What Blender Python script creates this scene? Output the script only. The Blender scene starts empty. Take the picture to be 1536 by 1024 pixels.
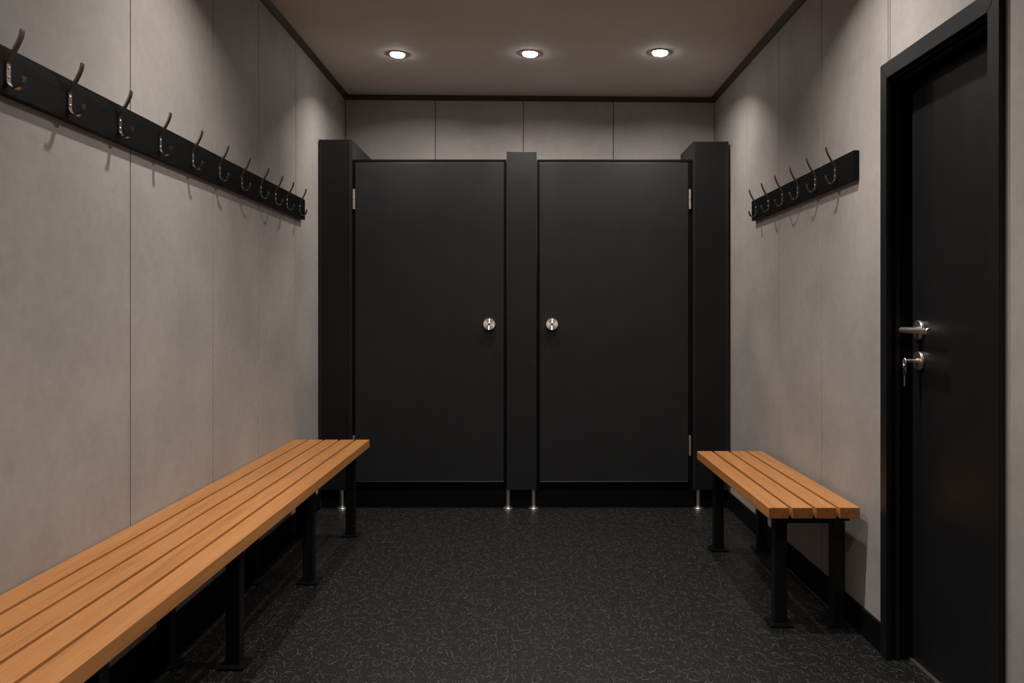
import bpy, bmesh, math, random
from mathutils import Vector, Matrix

random.seed(4)
S = bpy.context.scene
C = S.collection
PI = math.pi

# ------------------------------------------------------------------ room numbers (metres)
EYE = 1.15            # camera height
Y_NEAR = -1.3         # wall behind the viewer
X_R = 1.22            # right wall face
Y_CUB = 4.93          # front face of the cubicle pilasters
BACK_L = (-1.218, 5.66)   # back wall runs between these two corners
BACK_R = (1.22, 5.351)
Z_CL, Z_CR = 2.64, 2.541  # ceiling height at the left / right wall


def xL(y):            # left wall face, slightly out of square with the right wall
    return -1.252 + 0.006 * y


def zC(x):            # ceiling height
    return Z_CL + (Z_CR - Z_CL) * (x + 1.23) / 2.45


# ------------------------------------------------------------------ materials
def mat(name):
    m = bpy.data.materials.new(name)
    m.use_nodes = True
    nt = m.node_tree
    return m, nt, nt.nodes['Principled BSDF']


def N(nt, kind, **kw):
    n = nt.nodes.new(kind)
    for k, v in kw.items():
        if k.startswith('i_'):
            key = k[2:]
            key = int(key) if key.isdigit() else key.replace('_', ' ')
            n.inputs[key].default_value = v
        else:
            setattr(n, k, v)
    return n


def ramp(nt, stops):
    r = nt.nodes.new('ShaderNodeValToRGB')
    e = r.color_ramp.elements
    while len(e) < len(stops):
        e.new(0.5)
    for el, (p, c) in zip(e, stops):
        el.position = p
        el.color = (*c, 1)
    return r


def math_node(nt, op, a, b=None, clamp=False):
    n = nt.nodes.new('ShaderNodeMath')
    n.operation = op
    n.use_clamp = clamp
    for i, v in enumerate((a, b)):
        if v is None:
            continue
        if isinstance(v, (int, float)):
            n.inputs[i].default_value = v
        else:
            nt.links.new(v, n.inputs[i])
    return n.outputs[0]


def plaster(name, base, amp, rough):
    """decor panel: soft blotches, fine mottling, hair-line scuffs"""
    m, nt, p = mat(name)
    L = nt.links.new
    tc = N(nt, 'ShaderNodeTexCoord')
    big = N(nt, 'ShaderNodeTexNoise', i_Scale=2.6, i_Detail=5.0, i_Roughness=0.55)
    L(tc.outputs['Object'], big.inputs['Vector'])
    fine = N(nt, 'ShaderNodeTexNoise', i_Scale=26.0, i_Detail=6.0, i_Roughness=0.65)
    L(tc.outputs['Object'], fine.inputs['Vector'])
    scr = N(nt, 'ShaderNodeTexNoise', i_Scale=60.0, i_Detail=3.0, i_Distortion=2.5)
    L(tc.outputs['Object'], scr.inputs['Vector'])
    s1 = math_node(nt, 'MULTIPLY', big.outputs['Fac'], 0.62)
    s2 = math_node(nt, 'MULTIPLY', fine.outputs['Fac'], 0.28)
    s3 = math_node(nt, 'MULTIPLY', scr.outputs['Fac'], 0.10)
    s = math_node(nt, 'ADD', math_node(nt, 'ADD', s1, s2), s3)
    lo = tuple(c * (1 - amp) for c in base)
    hi = tuple(c * (1 + amp) for c in base)
    r = ramp(nt, [(0.30, lo), (0.70, hi)])
    L(s, r.inputs[0])
    L(r.outputs[0], p.inputs['Base Color'])
    p.inputs['Roughness'].default_value = rough
    p.inputs['Specular IOR Level'].default_value = 0.3
    b = N(nt, 'ShaderNodeBump', i_Strength=0.10, i_Distance=0.004)
    L(scr.outputs['Fac'], b.inputs['Height'])
    L(b.outputs[0], p.inputs['Normal'])
    return m


def laminate(name, col, rough, grain=0.0, spec=0.28):
    m, nt, p = mat(name)
    p.inputs['Specular IOR Level'].default_value = spec
    L = nt.links.new
    tc = N(nt, 'ShaderNodeTexCoord')
    n = N(nt, 'ShaderNodeTexNoise', i_Scale=9.0, i_Detail=5.0)
    L(tc.outputs['Object'], n.inputs['Vector'])
    r = ramp(nt, [(0.3, tuple(c * 0.9 for c in col)), (0.7, tuple(c * 1.1 for c in col))])
    L(n.outputs['Fac'], r.inputs[0])
    L(r.outputs[0], p.inputs['Base Color'])
    p.inputs['Roughness'].default_value = rough
    if grain:
        g = N(nt, 'ShaderNodeTexNoise', i_Scale=420.0, i_Detail=2.0)
        L(tc.outputs['Object'], g.inputs['Vector'])
        b = N(nt, 'ShaderNodeBump', i_Strength=grain, i_Distance=0.001)
        L(g.outputs['Fac'], b.inputs['Height'])
        L(b.outputs[0], p.inputs['Normal'])
    return m


def metal(name, col, rough, brushed=None):
    m, nt, p = mat(name)
    L = nt.links.new
    p.inputs['Metallic'].default_value = 1
    tc = N(nt, 'ShaderNodeTexCoord')
    mp = N(nt, 'ShaderNodeMapping')
    mp.inputs['Scale'].default_value = brushed or (60, 60, 60)
    L(tc.outputs['Object'], mp.inputs['Vector'])
    n = N(nt, 'ShaderNodeTexNoise', i_Scale=8.0, i_Detail=3.0)
    L(mp.outputs[0], n.inputs['Vector'])
    r = ramp(nt, [(0.3, tuple(c * 0.96 for c in col)), (0.7, tuple(min(1, c * 1.04) for c in col))])
    L(n.outputs['Fac'], r.inputs[0])
    L(r.outputs[0], p.inputs['Base Color'])
    rr = N(nt, 'ShaderNodeMapRange')
    rr.inputs['To Min'].default_value = rough * 0.94
    rr.inputs['To Max'].default_value = rough * 1.06
    L(n.outputs['Fac'], rr.inputs['Value'])
    L(rr.outputs[0], p.inputs['Roughness'])
    return m


def wood(name):
    m, nt, p = mat(name)
    L = nt.links.new
    tc = N(nt, 'ShaderNodeTexCoord')
    geo = N(nt, 'ShaderNodeNewGeometry')
    # every board gets its own piece of grain
    off = N(nt, 'ShaderNodeVectorMath', operation='SCALE')
    off.inputs[0].default_value = (7.3, 11.1, 3.7)
    L(geo.outputs['Random Per Island'], off.inputs['Scale'])
    add = N(nt, 'ShaderNodeVectorMath', operation='ADD')
    L(tc.outputs['Object'], add.inputs[0])
    L(off.outputs[0], add.inputs[1])
    mp = N(nt, 'ShaderNodeMapping')
    mp.inputs['Scale'].default_value = (22, 0.9, 22)
    L(add.outputs[0], mp.inputs['Vector'])
    n1 = N(nt, 'ShaderNodeTexNoise', i_Scale=2.0, i_Detail=5.0, i_Roughness=0.6, i_Distortion=0.5)
    L(mp.outputs[0], n1.inputs['Vector'])
    mp2 = N(nt, 'ShaderNodeMapping')
    mp2.inputs['Scale'].default_value = (150, 2.2, 150)
    L(add.outputs[0], mp2.inputs['Vector'])
    n2 = N(nt, 'ShaderNodeTexNoise', i_Scale=2.2, i_Detail=3.0)
    L(mp2.outputs[0], n2.inputs['Vector'])
    s = math_node(nt, 'ADD', math_node(nt, 'MULTIPLY', n1.outputs['Fac'], 0.62),
                  math_node(nt, 'MULTIPLY', n2.outputs['Fac'], 0.38))
    s = math_node(nt, 'ADD', s, math_node(nt, 'MULTIPLY', geo.outputs['Random Per Island'], 0.06))
    r = ramp(nt, [(0.30, (0.300, 0.115, 0.033)), (0.52, (0.455, 0.192, 0.060)), (0.78, (0.570, 0.262, 0.092))])
    L(s, r.inputs[0])
    # sawn ends: darker end grain, with the ends' shade put into the colour
    nx = N(nt, 'ShaderNodeSeparateXYZ')
    L(tc.outputs['Normal'], nx.inputs[0])
    endf = math_node(nt, 'GREATER_THAN', math_node(nt, 'ABSOLUTE', nx.outputs[1]), 0.85)
    mx = N(nt, 'ShaderNodeMix', data_type='RGBA', blend_type='MULTIPLY')
    L(endf, mx.inputs['Factor'])
    L(r.outputs[0], mx.inputs['A'])
    mx.inputs['B'].default_value = (0.58, 0.50, 0.42, 1)
    L(mx.outputs['Result'], p.inputs['Base Color'])
    p.inputs['Roughness'].default_value = 0.42
    p.inputs['Specular IOR Level'].default_value = 0.4
    b = N(nt, 'ShaderNodeBump', i_Strength=0.12, i_Distance=0.001)
    L(n2.outputs['Fac'], b.inputs['Height'])
    L(b.outputs[0], p.inputs['Normal'])
    return m


def rubber_floor(name):
    """black safety flooring sprinkled with short curled grey flecks"""
    m, nt, p = mat(name)
    L = nt.links.new
    tc = N(nt, 'ShaderNodeTexCoord')
    warp = N(nt, 'ShaderNodeTexNoise', i_Scale=30.0, i_Detail=1.0)
    L(tc.outputs['Object'], warp.inputs['Vector'])
    wv = N(nt, 'ShaderNodeVectorMath', operation='SCALE')
    wv.inputs['Scale'].default_value = 0.016
    L(warp.outputs['Color'], wv.inputs[0])
    base = N(nt, 'ShaderNodeVectorMath', operation='ADD')
    L(tc.outputs['Object'], base.inputs[0])
    L(wv.outputs[0], base.inputs[1])
    stretch = N(nt, 'ShaderNodeVectorMath', operation='MULTIPLY')
    stretch.inputs[1].default_value = (1.15, 0.60, 1.0)      # flecks lie mostly along the roll
    L(base.outputs[0], stretch.inputs[0])
    base = stretch
    masks = []
    for scale, o, w, ln, gain in ((24, (0, 0, 0), 0.034, 0.36, 1.0), (33, (3.31, 1.7, 0), 0.042, 0.30, 0.8),
                                  (64, (1.9, 9.4, 0), 0.07, 0.10, 1.0)):
        ad = N(nt, 'ShaderNodeVectorMath', operation='ADD')
        ad.inputs[1].default_value = o
        L(base.outputs[0], ad.inputs[0])
        sc = N(nt, 'ShaderNodeVectorMath', operation='SCALE')
        sc.inputs['Scale'].default_value = scale
        L(ad.outputs[0], sc.inputs[0])
        vo = N(nt, 'ShaderNodeTexVoronoi', voronoi_dimensions='2D', i_Scale=1.0, i_Randomness=1.0)
        L(sc.outputs[0], vo.inputs['Vector'])
        d = N(nt, 'ShaderNodeVectorMath', operation='SUBTRACT')
        L(sc.outputs[0], d.inputs[0])
        L(vo.outputs['Position'], d.inputs[1])
        col = N(nt, 'ShaderNodeSeparateColor')
        L(vo.outputs['Color'], col.inputs[0])
        rot = N(nt, 'ShaderNodeVectorRotate', rotation_type='Z_AXIS')
        L(d.outputs[0], rot.inputs['Vector'])
        L(math_node(nt, 'MULTIPLY', col.outputs[0], 2 * PI), rot.inputs['Angle'])
        xyz = N(nt, 'ShaderNodeSeparateXYZ')
        L(rot.outputs[0], xyz.inputs[0])
        rad = math_node(nt, 'ADD', math_node(nt, 'MULTIPLY', col.outputs[1], 0.6), 0.13)
        dx = math_node(nt, 'SUBTRACT', xyz.outputs[0], rad)
        rr = math_node(nt, 'SQRT', math_node(nt, 'ADD', math_node(nt, 'MULTIPLY', dx, dx),
                                             math_node(nt, 'MULTIPLY', xyz.outputs[1], xyz.outputs[1])))
        dist = math_node(nt, 'ABSOLUTE', math_node(nt, 'SUBTRACT', rr, rad))
        line = math_node(nt, 'SUBTRACT', 1.0, math_node(nt, 'DIVIDE', dist, w), clamp=True)
        inside = math_node(nt, 'LESS_THAN', math_node(nt, 'ABSOLUTE', xyz.outputs[1]),
                           math_node(nt, 'MULTIPLY', math_node(nt, 'ADD', col.outputs[2], 0.45), ln))
        k = math_node(nt, 'MULTIPLY', line, inside)
        k = math_node(nt, 'MULTIPLY', k, math_node(nt, 'ADD', math_node(nt, 'MULTIPLY', col.outputs[1], 0.6), 0.4))
        masks.append(math_node(nt, 'MULTIPLY', k, gain))
    mk = masks[0]
    for q in masks[1:]:
        mk = math_node(nt, 'MAXIMUM', mk, q)
    spk = N(nt, 'ShaderNodeTexNoise', i_Scale=260.0, i_Detail=2.0)
    L(tc.outputs['Object'], spk.inputs['Vector'])
    br = ramp(nt, [(0.35, (0.0062, 0.0062, 0.0064)), (0.7, (0.0130, 0.0128, 0.0128))])
    L(spk.outputs['Fac'], br.inputs[0])
    mix = N(nt, 'ShaderNodeMix', data_type='RGBA')
    L(mk, mix.inputs['Factor'])
    L(br.outputs[0], mix.inputs['A'])
    mix.inputs['B'].default_value = (0.118, 0.115, 0.113, 1)
    L(mix.outputs['Result'], p.inputs['Base Color'])
    p.inputs['Roughness'].default_value = 0.42
    p.inputs['Specular IOR Level'].default_value = 0.4
    h = math_node(nt, 'ADD', mk, math_node(nt, 'MULTIPLY', spk.outputs['Fac'], 0.5))
    b = N(nt, 'ShaderNodeBump', i_Strength=0.25, i_Distance=0.0015)
    L(h, b.inputs['Height'])
    L(b.outputs[0], p.inputs['Normal'])
    return m


def glow(name, strength):
    m, nt, p = mat(name)
    p.inputs['Base Color'].default_value = (0.9, 0.88, 0.84, 1)
    p.inputs['Emission Color'].default_value = (1.0, 0.94, 0.88, 1)
    p.inputs['Emission Strength'].default_value = strength
    return m


M_WALL = plaster('taupe_panel', (0.345, 0.316, 0.298), 0.20, 0.6)
M_CEIL = plaster('taupe_ceiling', (0.700, 0.655, 0.605), 0.08, 0.8)
M_COVE = laminate('dark_bronze_trim', (0.050, 0.043, 0.038), 0.5)
M_BLACK = laminate('black_board', (0.0032, 0.0033, 0.0036), 0.42, 0.05, 0.14)
M_DOOR = laminate('charcoal_laminate', (0.0165, 0.0170, 0.0180), 0.45, 0.08)
M_PIL = laminate('charcoal_pilaster', (0.0145, 0.0149, 0.0158), 0.45, 0.08)
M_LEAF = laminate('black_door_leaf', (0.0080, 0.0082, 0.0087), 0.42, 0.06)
M_JOINT = laminate('dark_joint_filler', (0.085, 0.076, 0.070), 0.7)
M_BASE = laminate('black_skirting', (0.0036, 0.0037, 0.0040), 0.45, 0.0, 0.16)
M_STEEL_BLK = laminate('black_powder_coat', (0.0055, 0.0057, 0.0060), 0.40, 0.04)
M_HOOK = metal('bronzed_steel', (0.44, 0.375, 0.325), 0.30)
M_STEEL = metal('satin_steel', (0.80, 0.74, 0.69), 0.36, (4, 160, 160))
M_KNOB = metal('turned_steel', (0.88, 0.81, 0.76), 0.47)
_nt = M_KNOB.node_tree
_tg = _nt.nodes.new('ShaderNodeTangent')
_tg.direction_type = 'RADIAL'
_tg.axis = 'Y'
_pb = _nt.nodes['Principled BSDF']
_pb.inputs['Anisotropic'].default_value = 0.6
_nt.links.new(_tg.outputs[0], _pb.inputs['Tangent'])
M_DARK = laminate('dark_slot', (0.004, 0.004, 0.004), 0.6)
M_RING = metal('nickel_bezel', (0.42, 0.39, 0.36), 0.3)
M_WOOD = wood('oiled_hardwood')
M_FLOOR = rubber_floor('black_fleck_floor')
M_GLOW = glow('lamp_lens', 60.0)


# ------------------------------------------------------------------ mesh helpers
def box(bm, x0, x1, y0, y1, z0, z1, bev=0.0, seg=2, fx=None):
    """axis box; fx(y) is added to x so that it follows an out-of-square wall"""
    vs = []
    for x in (x0, x1):
        for y in (y0, y1):
            for z in (z0, z1):
                vs.append(bm.verts.new((x + (fx(y) if fx else 0), y, z)))
    a, b, c, d, e, f, g, h = vs
    fs = [bm.faces.new(q) for q in ((a, b, d, c), (e, g, h, f), (a, e, f, b), (c, d, h, g), (a, c, g, e), (b, f, h, d))]
    if bev:
        es = list({ed for fc in fs for ed in fc.edges})
        bmesh.ops.bevel(bm, geom=es, offset=bev, segments=seg, affect='EDGES', profile=0.5)


def lathe(bm, prof, org, axis, n=40):
    """prof: (radius, height) pairs along axis from org"""
    ax = Vector(axis).normalized()
    u = ax.orthogonal().normalized()
    v = ax.cross(u)
    org = Vector(org)
    rings = []
    for r, h in prof:
        if r < 1e-6:
            rings.append([bm.verts.new(org + ax * h)])
        else:
            rings.append([bm.verts.new(org + ax * h + (u * math.cos(2 * PI * i / n) + v * math.sin(2 * PI * i / n)) * r)
                          for i in range(n)])
    for A, B in zip(rings, rings[1:]):
        for i in range(n):
            j = (i + 1) % n
            if len(A) == 1 and len(B) == 1:
                continue
            if len(A) == 1:
                bm.faces.new((A[0], B[i], B[j]))
            elif len(B) == 1:
                bm.faces.new((A[i], B[0], A[j]))
            else:
                bm.faces.new((A[i], B[i], B[j], A[j]))


def tube(bm, pts, r, n=14, closed=False):
    pts = [Vector(p) for p in pts]
    rings = []
    m = len(pts)
    up = None
    for i, p in enumerate(pts):
        if closed:
            t = (pts[(i + 1) % m] - pts[i - 1]).normalized()
        else:
            t = (pts[min(i + 1, m - 1)] - pts[max(i - 1, 0)]).normalized()
        if up is None:
            up = t.orthogonal().normalized()
        up = (up - t * up.dot(t)).normalized()
        w = t.cross(up)
        rad = r[i] if isinstance(r, (list, tuple)) else r
        rings.append([bm.verts.new(p + (up * math.cos(2 * PI * k / n) + w * math.sin(2 * PI * k / n)) * rad) for k in range(n)])
    pairs = list(zip(rings, rings[1:])) + ([(rings[-1], rings[0])] if closed else [])
    for A, B in pairs:
        for k in range(n):
            bm.faces.new((A[k], A[(k + 1) % n], B[(k + 1) % n], B[k]))
    if not closed:
        bm.faces.new(rings[0][::-1])
        bm.faces.new(rings[-1])


def finish(name, bm, m, parent=None, smooth=35):
    bmesh.ops.recalc_face_normals(bm, faces=bm.faces[:])
    if parent is not None:
        q = parent
        off = Vector((0, 0, 0))
        while q is not None:
            off += q.location
            q = q.parent
        bmesh.ops.translate(bm, verts=bm.verts[:], vec=-off)
    me = bpy.data.meshes.new(name)
    if smooth:
        for f in bm.faces:
            f.smooth = True
        for e in bm.edges:
            if len(e.link_faces) == 2 and e.calc_face_angle(0) > math.radians(smooth):
                e.smooth = False
    bm.to_mesh(me)
    bm.free()
    me.materials.append(m)
    o = bpy.data.objects.new(name, me)
    C.objects.link(o)
    o.parent = parent
    wn = o.modifiers.new('weighted_normals', 'WEIGHTED_NORMAL')
    wn.keep_sharp = True
    wn.weight = 80
    return o


def thing(name, label, cat, loc, group=None):
    o = bpy.data.objects.new(name, None)
    o.empty_display_size = 0.1
    C.objects.link(o)
    o.location = loc
    o['label'] = label
    o['category'] = cat
    if group:
        o['group'] = group
    return o


def tag(o, label, cat, group=None):
    o['label'] = label
    o['category'] = cat
    if group:
        o['group'] = group
    return o


def struct(o, label, cat):
    o['kind'] = 'structure'
    o['label'] = label
    o['category'] = cat
    return o


def rebase(o, loc):
    """put the origin of a one-mesh thing at loc"""
    o.data.transform(Matrix.Translation(-Vector(loc)))
    o.location = loc
    return o


def copy_tree(o, parent=None):
    c = o.copy()
    C.objects.link(c)
    c.parent = parent
    for ch in list(o.children):
        copy_tree(ch, c)
    return c


# ------------------------------------------------------------------ floor and ceiling
bm = bmesh.new()
box(bm, -1.40, 1.45, Y_NEAR - 0.1, 5.9, -0.06, 0.0)
struct(finish('floor', bm, M_FLOOR), 'black rubber floor sprinkled with short curly grey flecks', 'floor')

bm = bmesh.new()
vs = []
for (x, y) in ((-1.40, Y_NEAR - 0.1), (1.45, Y_NEAR - 0.1), (1.45, 5.9), (-1.40, 5.9)):
    vs.append((x, y))
lo = [bm.verts.new((x, y, zC(x))) for x, y in vs]
hi = [bm.verts.new((x, y, zC(x) + 0.06)) for x, y in vs]
bm.faces.new(lo)
bm.faces.new(hi[::-1])
for i in range(4):
    j = (i + 1) % 4
    bm.faces.new((lo[i], hi[i], hi[j], lo[j]))
struct(finish('ceiling', bm, M_CEIL), 'plain taupe ceiling with three recessed downlights', 'ceiling')

# ------------------------------------------------------------------ panelled walls
GAP = 0.0021


def wall_panels(bm, seams, y0, y1, z_top, put, z0=0.0):
    """bevelled boards between the seams, over a backing board"""
    ys = [y0] + [s for s in seams if y0 < s < y1] + [y1]
    for a, b in zip(ys, ys[1:]):
        put(bm, a + GAP, b - GAP, z0, z_top)


# left
bm = bmesh.new()


def put_l(bm, a, b, z0, z1):
    box(bm, -0.012, 0.0, a, b, z0, z1, bev=0.0035, fx=xL)


seams_l = [1.252 * 1250 / (o + 7.5) for o in (591, 467, 399, 343, 307)]
w = 0.74
seams_l = sorted(seams_l + [seams_l[0] - w * k for k in range(1, 7)])
wall_panels(bm, seams_l, Y_NEAR, 5.70, 2.66, put_l)
box(bm, -0.08, -0.0105, Y_NEAR - 0.1, 5.8, 0, 2.68, fx=xL)
WL = struct(finish('wall_left', bm, M_WALL), 'taupe panelled wall behind the long bench', 'wall')
bm = bmesh.new()
for y in seams_l:
    if Y_NEAR < y < 5.6:
        box(bm, -0.0104, -0.0022, y - GAP, y + GAP, 0, 2.655, fx=xL)
finish('panel_joint', bm, M_JOINT, WL)

# right, with the doorway
D0, D1, DZ = 2.135, 2.80, 1.955      # rough opening
bm = bmesh.new()


def put_r(bm, a, b, z0, z1):
    box(bm, X_R, X_R + 0.012, a, b, z0, z1, bev=0.0035)


seams_r = [X_R * 1250 / o for o in (547.5, 445, 381, 333)]
seams_r = sorted(seams_r + [seams_r[0] - 0.62 * k for k in range(1, 7)])
wall_panels(bm, seams_r, D1, 5.40, 2.60, put_r)
wall_panels(bm, seams_r, Y_NEAR, D0, 2.60, put_r)
wall_panels(bm, seams_r, D0, D1, 2.60, put_r, DZ)
box(bm, X_R + 0.0105, X_R + 0.14, D1, 5.8, 0, 2.62)
box(bm, X_R + 0.0105, X_R + 0.14, Y_NEAR - 0.1, D0, 0, 2.62)
box(bm, X_R + 0.0105, X_R + 0.14, D0, D1, DZ, 2.62)
WR = struct(finish('wall_right', bm, M_WALL), 'taupe panelled wall with the black door and the short bench', 'wall')
bm = bmesh.new()
for y in seams_r:
    if Y_NEAR < y < 5.3:
        box(bm, X_R + 0.0022, X_R + 0.0104, y - GAP, y + GAP, DZ if D0 < y < D1 else 0, 2.595)
finish('panel_joint', bm, M_JOINT, WR)

# back
bm = bmesh.new()
bl, br_ = Vector((*BACK_L, 0)), Vector((*BACK_R, 0))
blen = (br_ - bl).length
bdir = (br_ - bl).normalized()
bnor = Vector((-bdir.y, bdir.x, 0))     # points away from the room
sb = [0.0]
for px in (653, 785, 920):
    # where the sight line through the seam meets the back wall
    k = (px - 787) / 1250
    t = (bl.x - k * bl.y) / (k * bdir.y - bdir.x)
    sb.append(t)
sb.append(blen)


def box_on_back(bm, s0, s1, d0, d1, z0, z1, bev=0.0):
    b2 = bmesh.new()
    box(b2, s0, s1, d0, d1, z0, z1, bev)
    me = bpy.data.meshes.new('tmp')
    b2.transform(Matrix.Translation(bl) @ Matrix((bdir, bnor, Vector((0, 0, 1)))).transposed().to_4x4())
    b2.to_mesh(me)
    b2.free()
    bm.from_mesh(me)
    bpy.data.meshes.remove(me)


for a, b in zip(sb, sb[1:]):
    box_on_back(bm, a + GAP, b - GAP, 0, 0.012, 0, 2.64, 0.0035)
box_on_back(bm, -0.1, blen + 0.15, 0.0105, 0.08, 0, 2.66)
WB = struct(finish('wall_back', bm, M_WALL), 'taupe panelled wall rising behind the cubicles', 'wall')
bm = bmesh.new()
for q in sb[1:-1]:
    box_on_back(bm, q - GAP, q + GAP, 0.0022, 0.0104, 0, 2.635)
finish('panel_joint', bm, M_JOINT, WB)

bm = bmesh.new()
box(bm, -1.35, 1.38, Y_NEAR - 0.08, Y_NEAR, 0, 2.66)
struct(finish('wall_front', bm, M_WALL), 'taupe wall facing the cubicles', 'wall')

# skirtings
bm = bmesh.new()
box(bm, 0.0005, 0.012, Y_NEAR, 4.95, 0, 0.10, bev=0.003, fx=xL)
struct(finish('baseboard_left', bm, M_BASE), 'black skirting under the long bench', 'skirting')
bm = bmesh.new()
box(bm, X_R - 0.012, X_R - 0.0005, 2.822, 4.95, 0, 0.10, bev=0.003)
box(bm, X_R - 0.012, X_R - 0.0005, Y_NEAR, 2.11, 0, 0.10, bev=0.003)
struct(finish('baseboard_right', bm, M_BASE), 'black skirting along the wall of the short bench', 'skirting')
bm = bmesh.new()
box(bm, xL(5) + 0.002, X_R - 0.002, 4.995, 5.015, 0, 0.162, bev=0.002)  # black board added in place of the dark under the cubicles
struct(finish('dark_board_back', bm, M_BASE), 'black board behind the steel feet, added to keep the space under the cubicles dark', 'skirting')

# dark coving strips along the ceiling
bm = bmesh.new()
vs = [(0.0, 0.0), (0.026, 0.0), (0.022, -0.010), (0.010, -0.026), (0.0, -0.030)]


def strip(bm, prof, p0, p1, side, zf):
    ra, rb = [], []
    for d, z in prof:
        for ring, p in ((ra, p0), (rb, p1)):
            q = Vector(p) + Vector(side) * d
            ring.append(bm.verts.new((q.x, q.y, zf(q.x) + z - 0.0005)))
    n = len(prof)
    for i in range(n):
        j = (i + 1) % n
        bm.faces.new((ra[i], ra[j], rb[j], rb[i]))
    bm.faces.new(ra)
    bm.faces.new(rb[::-1])


strip(bm, vs, (xL(Y_NEAR), Y_NEAR, 0), (xL(5.66), 5.66, 0), (1, 0, 0), zC)
struct(finish('trim_1', bm, M_COVE), 'dark strip where the left wall meets the ceiling', 'ceiling trim')
bm = bmesh.new()
strip(bm, vs, (X_R, Y_NEAR, 0), (X_R, 5.35, 0), (-1, 0, 0), zC)
struct(finish('trim_2', bm, M_COVE), 'dark strip where the right wall meets the ceiling', 'ceiling trim')
bm = bmesh.new()
strip(bm, vs, bl, br_, -bnor, zC)
struct(finish('trim_3', bm, M_COVE), 'dark strip where the back wall meets the ceiling', 'ceiling trim')

# ------------------------------------------------------------------ the black door on the right
door = bpy.data.objects.new('door_1', None)
C.objects.link(door)
door.location = (1.30, 2.47, 0)
struct(door, 'plain black flush door set deep in a black frame, key in its lock', 'door')
LX = 1.293                         # face of the leaf
bm = bmesh.new()
box(bm, LX, LX + 0.04, 2.155, 2.785, 0.012, 1.918, bev=0.002)
leaf = finish('leaf', bm, M_LEAF, door)
# frame: mitred architrave + stop + lining
bm = bmesh.new()
AX0, AX1 = 1.203, 1.2195


def mitred(bm, x0, x1, yo0, yi0, yi1, yo1, zi, zo, cham):
    """three mitred boards round the opening"""
    def hexa(pts):
        f = [bm.verts.new((x0, y, z)) for y, z in pts]
        b = [bm.verts.new((x1, y, z)) for y, z in pts]
        fs = [bm.faces.new(f), bm.faces.new(b[::-1])]
        for i in range(4):
            j = (i + 1) % 4
            fs.append(bm.faces.new((f[i], b[i], b[j], f[j])))
        es = list({e for q in fs for e in q.edges})
        bmesh.ops.bevel(bm, geom=es, offset=cham, segments=2, affect='EDGES')
    hexa([(yo0, 0), (yi0, 0), (yi0, zi), (yo0, zo)])
    hexa([(yi1, 0), (yo1, 0), (yo1, zo), (yi1, zi)])
    hexa([(yo0, zo), (yi0, zi), (yi1, zi), (yo1, zo)])


mitred(bm, AX0, AX1, 2.113, 2.168, 2.772, 2.820, 1.936, 1.990, 0.0015)
finish('architrave', bm, M_LEAF, door)
bm = bmesh.new()
mitred(bm, AX1 - 0.002, 1.345, 2.1355, 2.150, 2.790, 2.7995, 1.928, 1.954, 0.0008)
finish('lining', bm, M_BLACK, door)
bm = bmesh.new()
mitred(bm, 1.2385, 1.2515, 2.146, 2.158, 2.780, 2.793, 1.921, 1.930, 0.0016)
finish('door_stop', bm, M_PIL, door)
bm = bmesh.new()
box(bm, LX - 0.010, LX + 0.05, 2.152, 2.788, 0.0, 0.006, bev=0.002)  # pale strip put in for the bright line below the leaf
th = finish('leaf_bright_strip', bm, M_STEEL, door)
th['label'] = 'pale metal strip added for the bright line under the leaf'

HY, HZ = 2.722, 1.100
hd = bpy.data.objects.new('handle', None)
C.objects.link(hd)
hd.parent = door
hd.location = Vector((LX, HY, HZ)) - door.location
bm = bmesh.new()
rose = [(0, 0), (0.031, 0), (0.032, 0.002), (0.032, 0.004), (0.0285, 0.0045), (0.0285, 0.0065), (0.032, 0.007), (0.032, 0.0095), (0.0305, 0.011), (0.012, 0.0115), (0, 0.0115)]
lathe(bm, rose, (LX, HY, HZ), (-1, 0, 0))
finish('rose', bm, M_STEEL, hd)
bm = bmesh.new()
GX = LX - 0.056
lathe(bm, [(0.011, 0.010), (0.0095, 0.014), (0.0095, 0.056), (0, 0.056)], (LX, HY, HZ), (-1, 0, 0), 24)
gr = [(0, -0.014), (0.0075, -0.014), (0.0095, -0.012), (0.0095, 0.150), (0.0085, 0.152), (0.0085, 0.1545), (0.0095, 0.156), (0.0095, 0.170), (0.008, 0.172), (0, 0.172)]
lathe(bm, gr, (GX, HY, HZ), (0, -1, 0), 28)
lv = finish('lever', bm, M_STEEL, hd)
bm = bmesh.new()
EZ = 1.000
lathe(bm, rose, (LX, HY, EZ), (-1, 0, 0))
esc = finish('lock_rose', bm, M_STEEL, door)
bm = bmesh.new()
lathe(bm, [(0, 0.010), (0.0085, 0.010), (0.0085, 0.0145), (0.0075, 0.0155), (0, 0.0155)], (LX, HY, EZ), (-1, 0, 0), 24)
finish('lock_cylinder', bm, M_STEEL, esc)

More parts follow.
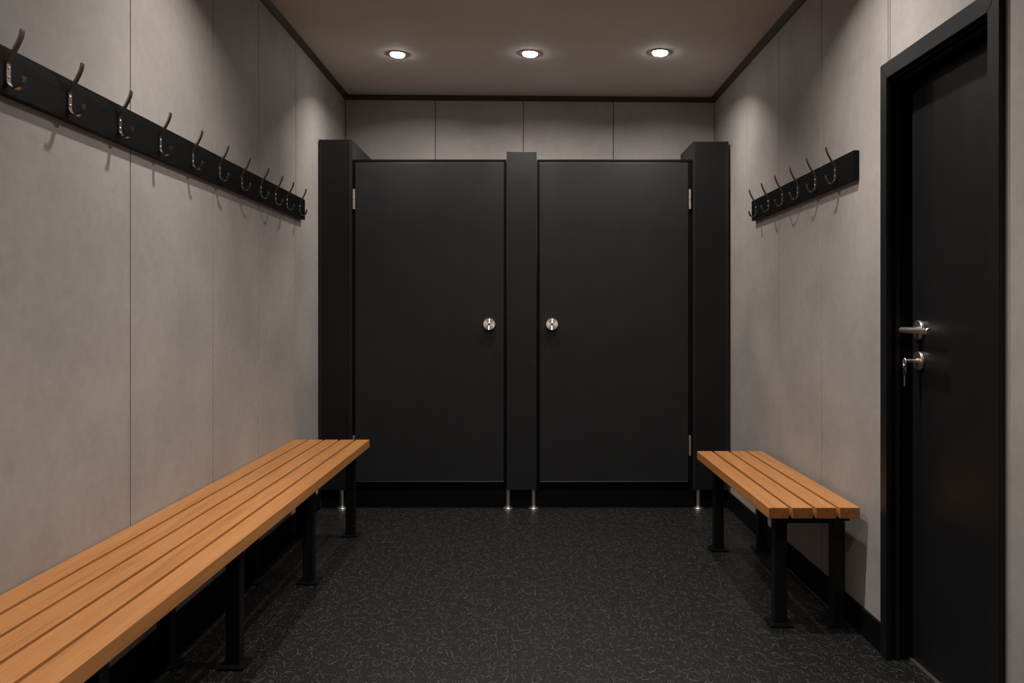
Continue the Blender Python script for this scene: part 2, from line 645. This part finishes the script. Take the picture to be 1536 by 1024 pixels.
# key in the lock and its twin hanging from it
bm = bmesh.new()
KX = LX - 0.016
kt = thing('door_key', 'steel key with a ring bow pushed into the lock of the black door', 'key', (KX, HY, EZ))
lathe(bm, [(0.0052, 0.0), (0.0058, 0.002), (0.0058, 0.030), (0.0048, 0.034), (0, 0.034)], (KX, HY, EZ), (-1, 0, 0), 18)
finish('shank', bm, M_STEEL, kt)
bm = bmesh.new()
RC = Vector((KX - 0.0365, HY - 0.001, EZ - 0.0045))
tube(bm, [RC + Vector((0, 0.0085 * math.cos(a), 0.0125 * math.sin(a))) for a in [2 * PI * i / 32 for i in range(32)]],
     0.0022, 10, True)
finish('bow', bm, M_STEEL, kt)
hk = thing('hanging_key', 'flat steel key dangling below the lock of the black door', 'key', (RC.x, RC.y, EZ - 0.080))
bm = bmesh.new()
hc = Vector((RC.x, RC.y, RC.z - 0.0315))
pts = []
for i in range(24):
    a = 2 * PI * i / 24
    pts.append((0.0125 * math.cos(a) * (1 - 0.12 * abs(math.sin(a))), 0.0150 * math.sin(a)))
# the head has an eye near its top through which the ring bow passes
fr = [bm.verts.new((hc.x - 0.0013, hc.y + y, hc.z + z)) for y, z in pts]
bk = [bm.verts.new((hc.x + 0.0013, hc.y + y, hc.z + z)) for y, z in pts]
bm.faces.new(fr)
bm.faces.new(bk[::-1])
for i in range(24):
    j = (i + 1) % 24
    bm.faces.new((fr[i], bk[i], bk[j], fr[j]))
finish('head', bm, M_RING, hk)
bm = bmesh.new()
tube(bm, [hc + Vector((0.0045 * math.cos(a), 0, 0.0175 + 0.0058 * math.sin(a))) for a in [2 * PI * i / 20 for i in range(20)]], 0.0012, 8, True)
finish('eye', bm, M_STEEL, hk)
bm = bmesh.new()
box(bm, hc.x - 0.0014, hc.x + 0.0014, hc.y - 0.0032, hc.y + 0.0032, hc.z - 0.0475, hc.z - 0.0125, bev=0.0008)
for z in (0.028, 0.034, 0.040):
    box(bm, hc.x - 0.0012, hc.x + 0.0012, hc.y + 0.0028, hc.y + 0.0048, hc.z - z - 0.0022, hc.z - z, bev=0.0003)
finish('blade', bm, M_STEEL, hk)

# ------------------------------------------------------------------ cubicles
Z_SIDE = 2.187
P_BOT = 0.113


def foot_leg(parent, x, y, top):
    bm = bmesh.new()
    lathe(bm, [(0, 0.004), (0.0115, 0.004), (0.0115, top), (0, top)], (x, y, 0), (0, 0, 1), 24)
    lg = finish('leg', bm, M_STEEL, parent)
    bm = bmesh.new()
    lathe(bm, [(0, 0.0), (0.031, 0.0), (0.031, 0.004), (0.029, 0.007), (0.016, 0.010), (0.0155, 0.016), (0.012, 0.017), (0, 0.017)],
          (x, y, 0), (0, 0, 1), 32)
    finish('foot_flange', bm, M_STEEL, lg)


def pilaster(label, x0, x1, top, legs, side_x=None, m=M_LEAF):  # darkening towards the sides is put into the outer pillars' colour
    t = thing('cubicle_pilaster', label, 'cubicle pillar', ((x0 + x1) / 2, Y_CUB + 0.02, 0), 'black pillars framing the cubicle doors')
    bm = bmesh.new()
    box(bm, x0, x1, Y_CUB, Y_CUB + 0.034, P_BOT, top, bev=0.0025)
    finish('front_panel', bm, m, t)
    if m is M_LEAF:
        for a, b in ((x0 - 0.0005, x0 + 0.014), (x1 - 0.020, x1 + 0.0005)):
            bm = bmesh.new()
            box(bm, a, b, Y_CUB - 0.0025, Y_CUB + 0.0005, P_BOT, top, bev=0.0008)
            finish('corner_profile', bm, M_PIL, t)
    for sx, ytop, zt in side_x or []:
        bm = bmesh.new()
        box(bm, sx - 0.010, sx + 0.010, Y_CUB + 0.0345, ytop, P_BOT + 0.06, zt, bev=0.002)
        finish('side_panel', bm, M_DOOR, t)
    for lx in legs:
        foot_leg(t, lx, Y_CUB + 0.017, P_BOT + 0.001)
    return t


XA, XB = xL(Y_CUB) + 0.006, -1.0215
XC, XD = -0.1065, 0.0710
XE, XF = 0.9960, X_R - 0.014
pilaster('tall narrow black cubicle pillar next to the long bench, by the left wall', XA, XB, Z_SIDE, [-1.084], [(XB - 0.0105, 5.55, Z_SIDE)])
pilaster('lower black cubicle pillar between the two doors, on two steel feet', XC, XD, 2.116, [-0.0985, 0.0530], [(-0.018, 5.44, 2.04)], M_PIL)
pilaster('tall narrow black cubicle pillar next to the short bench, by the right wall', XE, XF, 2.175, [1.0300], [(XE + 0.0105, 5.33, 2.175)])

for lb, xa, xb in (('slim black rail above the left cubicle door', XB, XC), ('slim black rail above the right cubicle door', XD, XE)):
    bm = bmesh.new()
    box(bm, xa + 0.002, xb - 0.002, Y_CUB + 0.014, Y_CUB + 0.046, 2.058, 2.072, bev=0.002)
    o = finish('head_rail', bm, M_BLACK)
    rebase(o, ((xa + xb) / 2, Y_CUB + 0.03, 2.058))
    tag(o, lb, 'rail', 'rails above the cubicle doors')

DOOR_Y = Y_CUB + 0.010


def cubicle_door(label, x0, x1, s0, s1, hinge_x, lock_x):
    t = thing('cubicle_door', label, 'cubicle door', ((x0 + x1) / 2, DOOR_Y + 0.015, 0.166), 'black doors of the two cubicles')
    bm = bmesh.new()
    box(bm, x0, x1, DOOR_Y, DOOR_Y + 0.030, 0.164, 2.052, bev=0.003)
    pn = finish('panel', bm, M_DOOR, t)
    bm = bmesh.new()
    box(bm, x0 + 0.001, x1 - 0.001, DOOR_Y - 0.0012, DOOR_Y + 0.0292, 0.1595, 0.1645, bev=0.0006)
    finish('bottom_edge', bm, M_RING, t)['label'] = 'thin grey metal edging under the door'
    # recessed rubbing strip down each edge
    for sx0, sx1 in ((s0, x0 - 0.0005), (x1 + 0.0005, s1)):
        bm = bmesh.new()
        box(bm, sx0, sx1, DOOR_Y + 0.008, DOOR_Y + 0.024, 0.164, 2.056, bev=0.002)
        finish('edge_strip', bm, M_BLACK, t)
    for z in (1.775, 0.316):
        bm = bmesh.new()
        for a, b in ((0.0, 0.0575), (0.0595, 0.118)):
            lathe(bm, [(0, a), (0.0062, a), (0.0074, a + 0.001), (0.0074, b - 0.001), (0.0062, b), (0, b)], (hinge_x, DOOR_Y - 0.004, z), (0, 0, 1), 20)
        lathe(bm, [(0.004, 0.0), (0.004, 0.118)], (hinge_x, DOOR_Y - 0.004, z), (0, 0, 1), 12)
        finish('hinge', bm, M_STEEL, t)
    lz = 1.15 - 14 * DOOR_Y / 1250
    bm = bmesh.new()
    lathe(bm, [(0, 0.0), (0.033, 0.0), (0.033, 0.004), (0.031, 0.005), (0.031, 0.008), (0.0345, 0.009), (0.0350, 0.011), (0.0350, 0.024),
               (0.0335, 0.0262), (0, 0.0268)], (lock_x, DOOR_Y, lz), (0, -1, 0), 56)
    lk = finish('lock', bm, M_KNOB, t)
    bm = bmesh.new()
    ky = DOOR_Y - 0.0262
    # two wedges added as bright stripes on the lock, sloped to catch the lamps
    for xo, zo, zi in ((0.0013, 0.0325, 0.0065), (-0.0013, -0.0065, -0.0325)):
        A = [bm.verts.new((lock_x + xo + x, ky - d, lz + z)) for x, z, d in
             ((-0.0036, zo, 0.0), (0.0036, zo, 0.0), (0.0036, zi, 0.0072), (-0.0036, zi, 0.0072),
              (-0.0036, zi, 0.0), (0.0036, zi, 0.0))]
        for q in ((0, 1, 2, 3), (3, 2, 5, 4), (0, 3, 4), (1, 5, 2), (0, 4, 5, 1)):
            bm.faces.new([A[i] for i in q])
    finish('glint_wedge', bm, M_STEEL, lk)
    bm = bmesh.new()
    lathe(bm, [(0, -0.001), (0.0056, -0.001), (0.0056, 0.0012), (0, 0.0012)], (lock_x, ky - 0.0002, lz), (0, -1, 0), 20)
    sl = finish('keyhole', bm, M_DARK, lk)
    return t


cubicle_door('left black cubicle door with round steel lock, hinged beside the long bench', -1.0060, -0.1240, XB + 0.001, XC - 0.001, -1.0125, -0.2095)
cubicle_door('right black cubicle door with round steel lock, hinged beside the short bench', 0.0885, 0.9700, XD + 0.001, XE - 0.001, 0.9790, 0.1615)


# ------------------------------------------------------------------ benches
def bench(label, y0, y1, xs, pitch_w, gap, n, top, leg_x, leg_ys, fx, group='slatted changing benches'):
    ym = (y0 + y1) / 2
    t = thing('bench', label, 'bench', (xs + (fx(ym) if fx else 0) + 0.2, ym, 0), group)
    bm = bmesh.new()
    for k in range(n):
        a = xs + k * (pitch_w + gap)
        box(bm, a, a + pitch_w, y0, y1, top - 0.040, top, bev=0.0025, seg=3, fx=fx)
    finish('seat', bm, M_WOOD, t)
    zt = top - 0.0405
    for lx in leg_x:
        bm = bmesh.new()
        box(bm, lx - 0.015, lx + 0.015, y0 + 0.06, y1 - 0.04, zt - 0.022, zt - 0.0005, bev=0.002, fx=fx)
        finish('side_rail', bm, M_STEEL_BLK, t)
    for ly in leg_ys:
        bm = bmesh.new()
        box(bm, leg_x[0] + 0.024, leg_x[1] - 0.024, ly - 0.020, ly + 0.020, zt - 0.048, zt - 0.0008, bev=0.002, fx=fx)
        finish('crossbar', bm, M_STEEL_BLK, t)
        for lx in leg_x:
            if fx and lx > 0.2:
                lx += 0.022 * (ly - 3.5)        # front row stands a touch out of parallel
            bm = bmesh.new()
            box(bm, lx - 0.0235, lx + 0.0235, ly - 0.0235, ly + 0.0235, 0.008, zt - 0.001, bev=0.004, seg=3, fx=fx)
            lg = finish('leg', bm, M_STEEL_BLK, t)
            bm = bmesh.new()
            box(bm, lx - 0.043, lx + 0.043, ly - 0.046, ly + 0.046, 0.0, 0.011, bev=0.003, fx=fx)
            finish('foot_plate', bm, M_STEEL_BLK, lg)
    return t


bench('long bench of five orange-brown wooden slats on black legs along the left wall', 0.62, 4.41, 0.004, 0.0714, 0.0110, 5, 0.490,
      (0.060, 0.302), (4.345, 3.585, 2.735, 1.885, 1.035), xL)
bench('short bench of four orange-brown wooden slats on black legs beside the black door', 2.955, 4.18, 0.8645, 0.0725, 0.0118, 4, 0.467,
      (0.948, 1.1625), (4.085, 3.105), None)


# ------------------------------------------------------------------ hook rails
def hook_mesh(y, z0, side, xw):
    """flat bent strap: back plate, upper arm out and up, lower arm a J.  side=+1 points to +x"""
    pts = [(0.0365, 0.1235), (0.0360, 0.1175), (0.0335, 0.1070), (0.0290, 0.0960), (0.0225, 0.0830), (0.0130, 0.0660),
           (0.0040, 0.0480), (0.0022, 0.0440), (0.0022, 0.0400), (0.0022, 0.0040), (0.0030, -0.0020), (0.0070, -0.0095),
           (0.0140, -0.0150), (0.0215, -0.0160), (0.0290, -0.0125), (0.0350, -0.0050), (0.0385, 0.0040), (0.0400, 0.0135)]
    th = 0.0021
    bm = bmesh.new()
    rows = []
    m = len(pts)
    for i, (x, z) in enumerate(pts):
        p = Vector(pts[max(i - 1, 0)])
        q = Vector(pts[min(i + 1, m - 1)])
        t = (q - p).normalized()
        nn = Vector((-t.y, t.x)) * th
        end = min(i, m - 1 - i)
        hw = 0.0078 if end > 0 else 0.0064
        row = []
        for sx, sy in ((1, -1), (1, 1), (-1, 1), (-1, -1)):
            row.append(bm.verts.new((xw + side * (x + nn.x * sx), y + hw * sy, z0 + z + nn.y * sx)))
        rows.append(row)
    for A, B in zip(rows, rows[1:]):
        for k in range(4):
            bm.faces.new((A[k], A[(k + 1) % 4], B[(k + 1) % 4], B[k]))
    bm.faces.new(rows[0])
    bm.faces.new(rows[-1][::-1])
    es = [e for e in bm.edges if any(len({v for v in e.verts} & set(r)) == 1 for r in rows) and e.calc_face_angle(0) > 1.0]
    bmesh.ops.bevel(bm, geom=es, offset=0.0009, segments=2, affect='EDGES')
    return bm


def hook_rail(label, y0, y1, z0, z1, hooks, side, fx, xw, group='hook rails on the walls'):
    ym = (y0 + y1) / 2
    t = thing('hook_rail', label, 'coat hook rail', ((fx(ym) if fx else xw), ym, z0), group)
    T = 0.022
    bm = bmesh.new()
    if fx:
        box(bm, 0.0006, T, y0, y1, z0, z1, bev=0.0018, fx=fx)
    else:
        box(bm, xw - T, xw - 0.0006, y0, y1, z0, z1, bev=0.0018)
    finish('board', bm, M_BLACK, t)
    for y in hooks:
        xs = (fx(y) if fx else xw) + side * T
        h = finish('hook', hook_mesh(y, z0 + 0.0285, side, xs), M_HOOK, t)
        for dz in (0.011, 0.033):
            bm = bmesh.new()
            lathe(bm, [(0.0034, 0.0036), (0.0034, 0.0050), (0.0022, 0.0060), (0, 0.0062)], (xs, y, z0 + 0.0285 + dz), (side, 0, 0), 14)
            finish('screw', bm, M_STEEL, h)
    return t


hl = [1.230 * 1250 / (o + 7.5) for o in (776.5, 683.8, 608.5, 547.7, 498.8, 458.5, 425.0, 396.5, 374.5, 357.3, 338.1)]
hook_rail('long black rail of metal coat hooks on the left wall above the long bench', 1.20, 4.565, 1.669, 1.780, hl, 1, xL, 0)
hr = [3.209 + k * 0.2192 for k in range(6)]
hook_rail('short black rail of six metal coat hooks on the right wall above the short bench', 3.036, 4.40, 1.644, 1.750, hr, -1, None, X_R)


# ------------------------------------------------------------------ downlights
def downlight(x, y, label):
    z = zC(x)
    slope = (Z_CR - Z_CL) / 2.45
    dn = Vector((slope, 0, -1)).normalized()
    t = thing('downlight', label, 'ceiling light', (x, y, z), 'recessed ceiling downlights')
    bm = bmesh.new()
    lathe(bm, [(0.063, -0.001), (0.063, 0.002), (0.060, 0.0038), (0.050, 0.0042), (0.043, 0.0036), (0.0405, 0.002), (0.0405, -0.001)], (x, y, z), dn, 48)
    finish('bezel', bm, M_RING, t)
    bm = bmesh.new()
    lathe(bm, [(0.0402, 0.0005), (0.0402, 0.0060), (0.036, 0.0105), (0.022, 0.0138), (0, 0.0148)], (x, y, z), dn, 40)
    finish('lens', bm, M_GLOW, t)
    return t


def lamp(x, y, power, tilt=0.0):
    l = bpy.data.lights.new('downlight_beam', 'AREA')
    l.shape = 'DISK'
    l.size = 0.06
    l.energy = power
    l.color = (1.0, 0.945, 0.885)
    l.spread = math.radians(136)
    o = bpy.data.objects.new('downlight_beam', l)
    C.objects.link(o)
    o.location = (x, y, zC(x) - 0.019)
    o.rotation_euler = (math.radians(tilt), 0, 0)
    return o


for x, y, lab in ((-0.717, 4.70, 'round ceiling downlight over the left cubicle door, leftmost of the three'),
                  (0.0294, 4.59, 'round ceiling downlight over the pillar between the cubicle doors, middle of the three'),
                  (0.7280, 4.483, 'round ceiling downlight over the right cubicle door, rightmost of the three')):
    downlight(x, y, lab)
    lamp(x, y, 8.4 if abs(x) < 0.5 else 7.8, 14.0)          # swivelled a little towards the back wall
# the same grid of lamps carries on over the viewer
for y, k in ((2.72, 1.06), (0.55, 0.78)):
    for x in (-0.72, 0.03, 0.73):
        lamp(x, y, k * (13.0 if abs(x) < 0.5 else (10.0 if x < 0 else 11.2)))

# ------------------------------------------------------------------ world, camera, colour
w = bpy.data.worlds.new('World')
S.world = w
w.use_nodes = True
w.node_tree.nodes['Background'].inputs[0].default_value = (0.9, 0.85, 0.8, 1)
w.node_tree.nodes['Background'].inputs[1].default_value = 0.0

cam = bpy.data.cameras.new('Camera')
co = bpy.data.objects.new('Camera', cam)
C.objects.link(co)
co.location = (0, 0, EYE)
co.rotation_euler = (PI / 2, 0, 0)
cam.sensor_width = 36
cam.lens = 1250 / 1536 * 36
cam.shift_x = -(787 - 768) / 1536
cam.shift_y = (472 - 512) / 1536
cam.clip_start = 0.05
S.camera = co

vs_ = S.view_settings
vs_.view_transform = 'Standard'
vs_.look = 'None'
vs_.exposure = 0.0
vs_.gamma = 1.0
vs_.use_curve_mapping = False
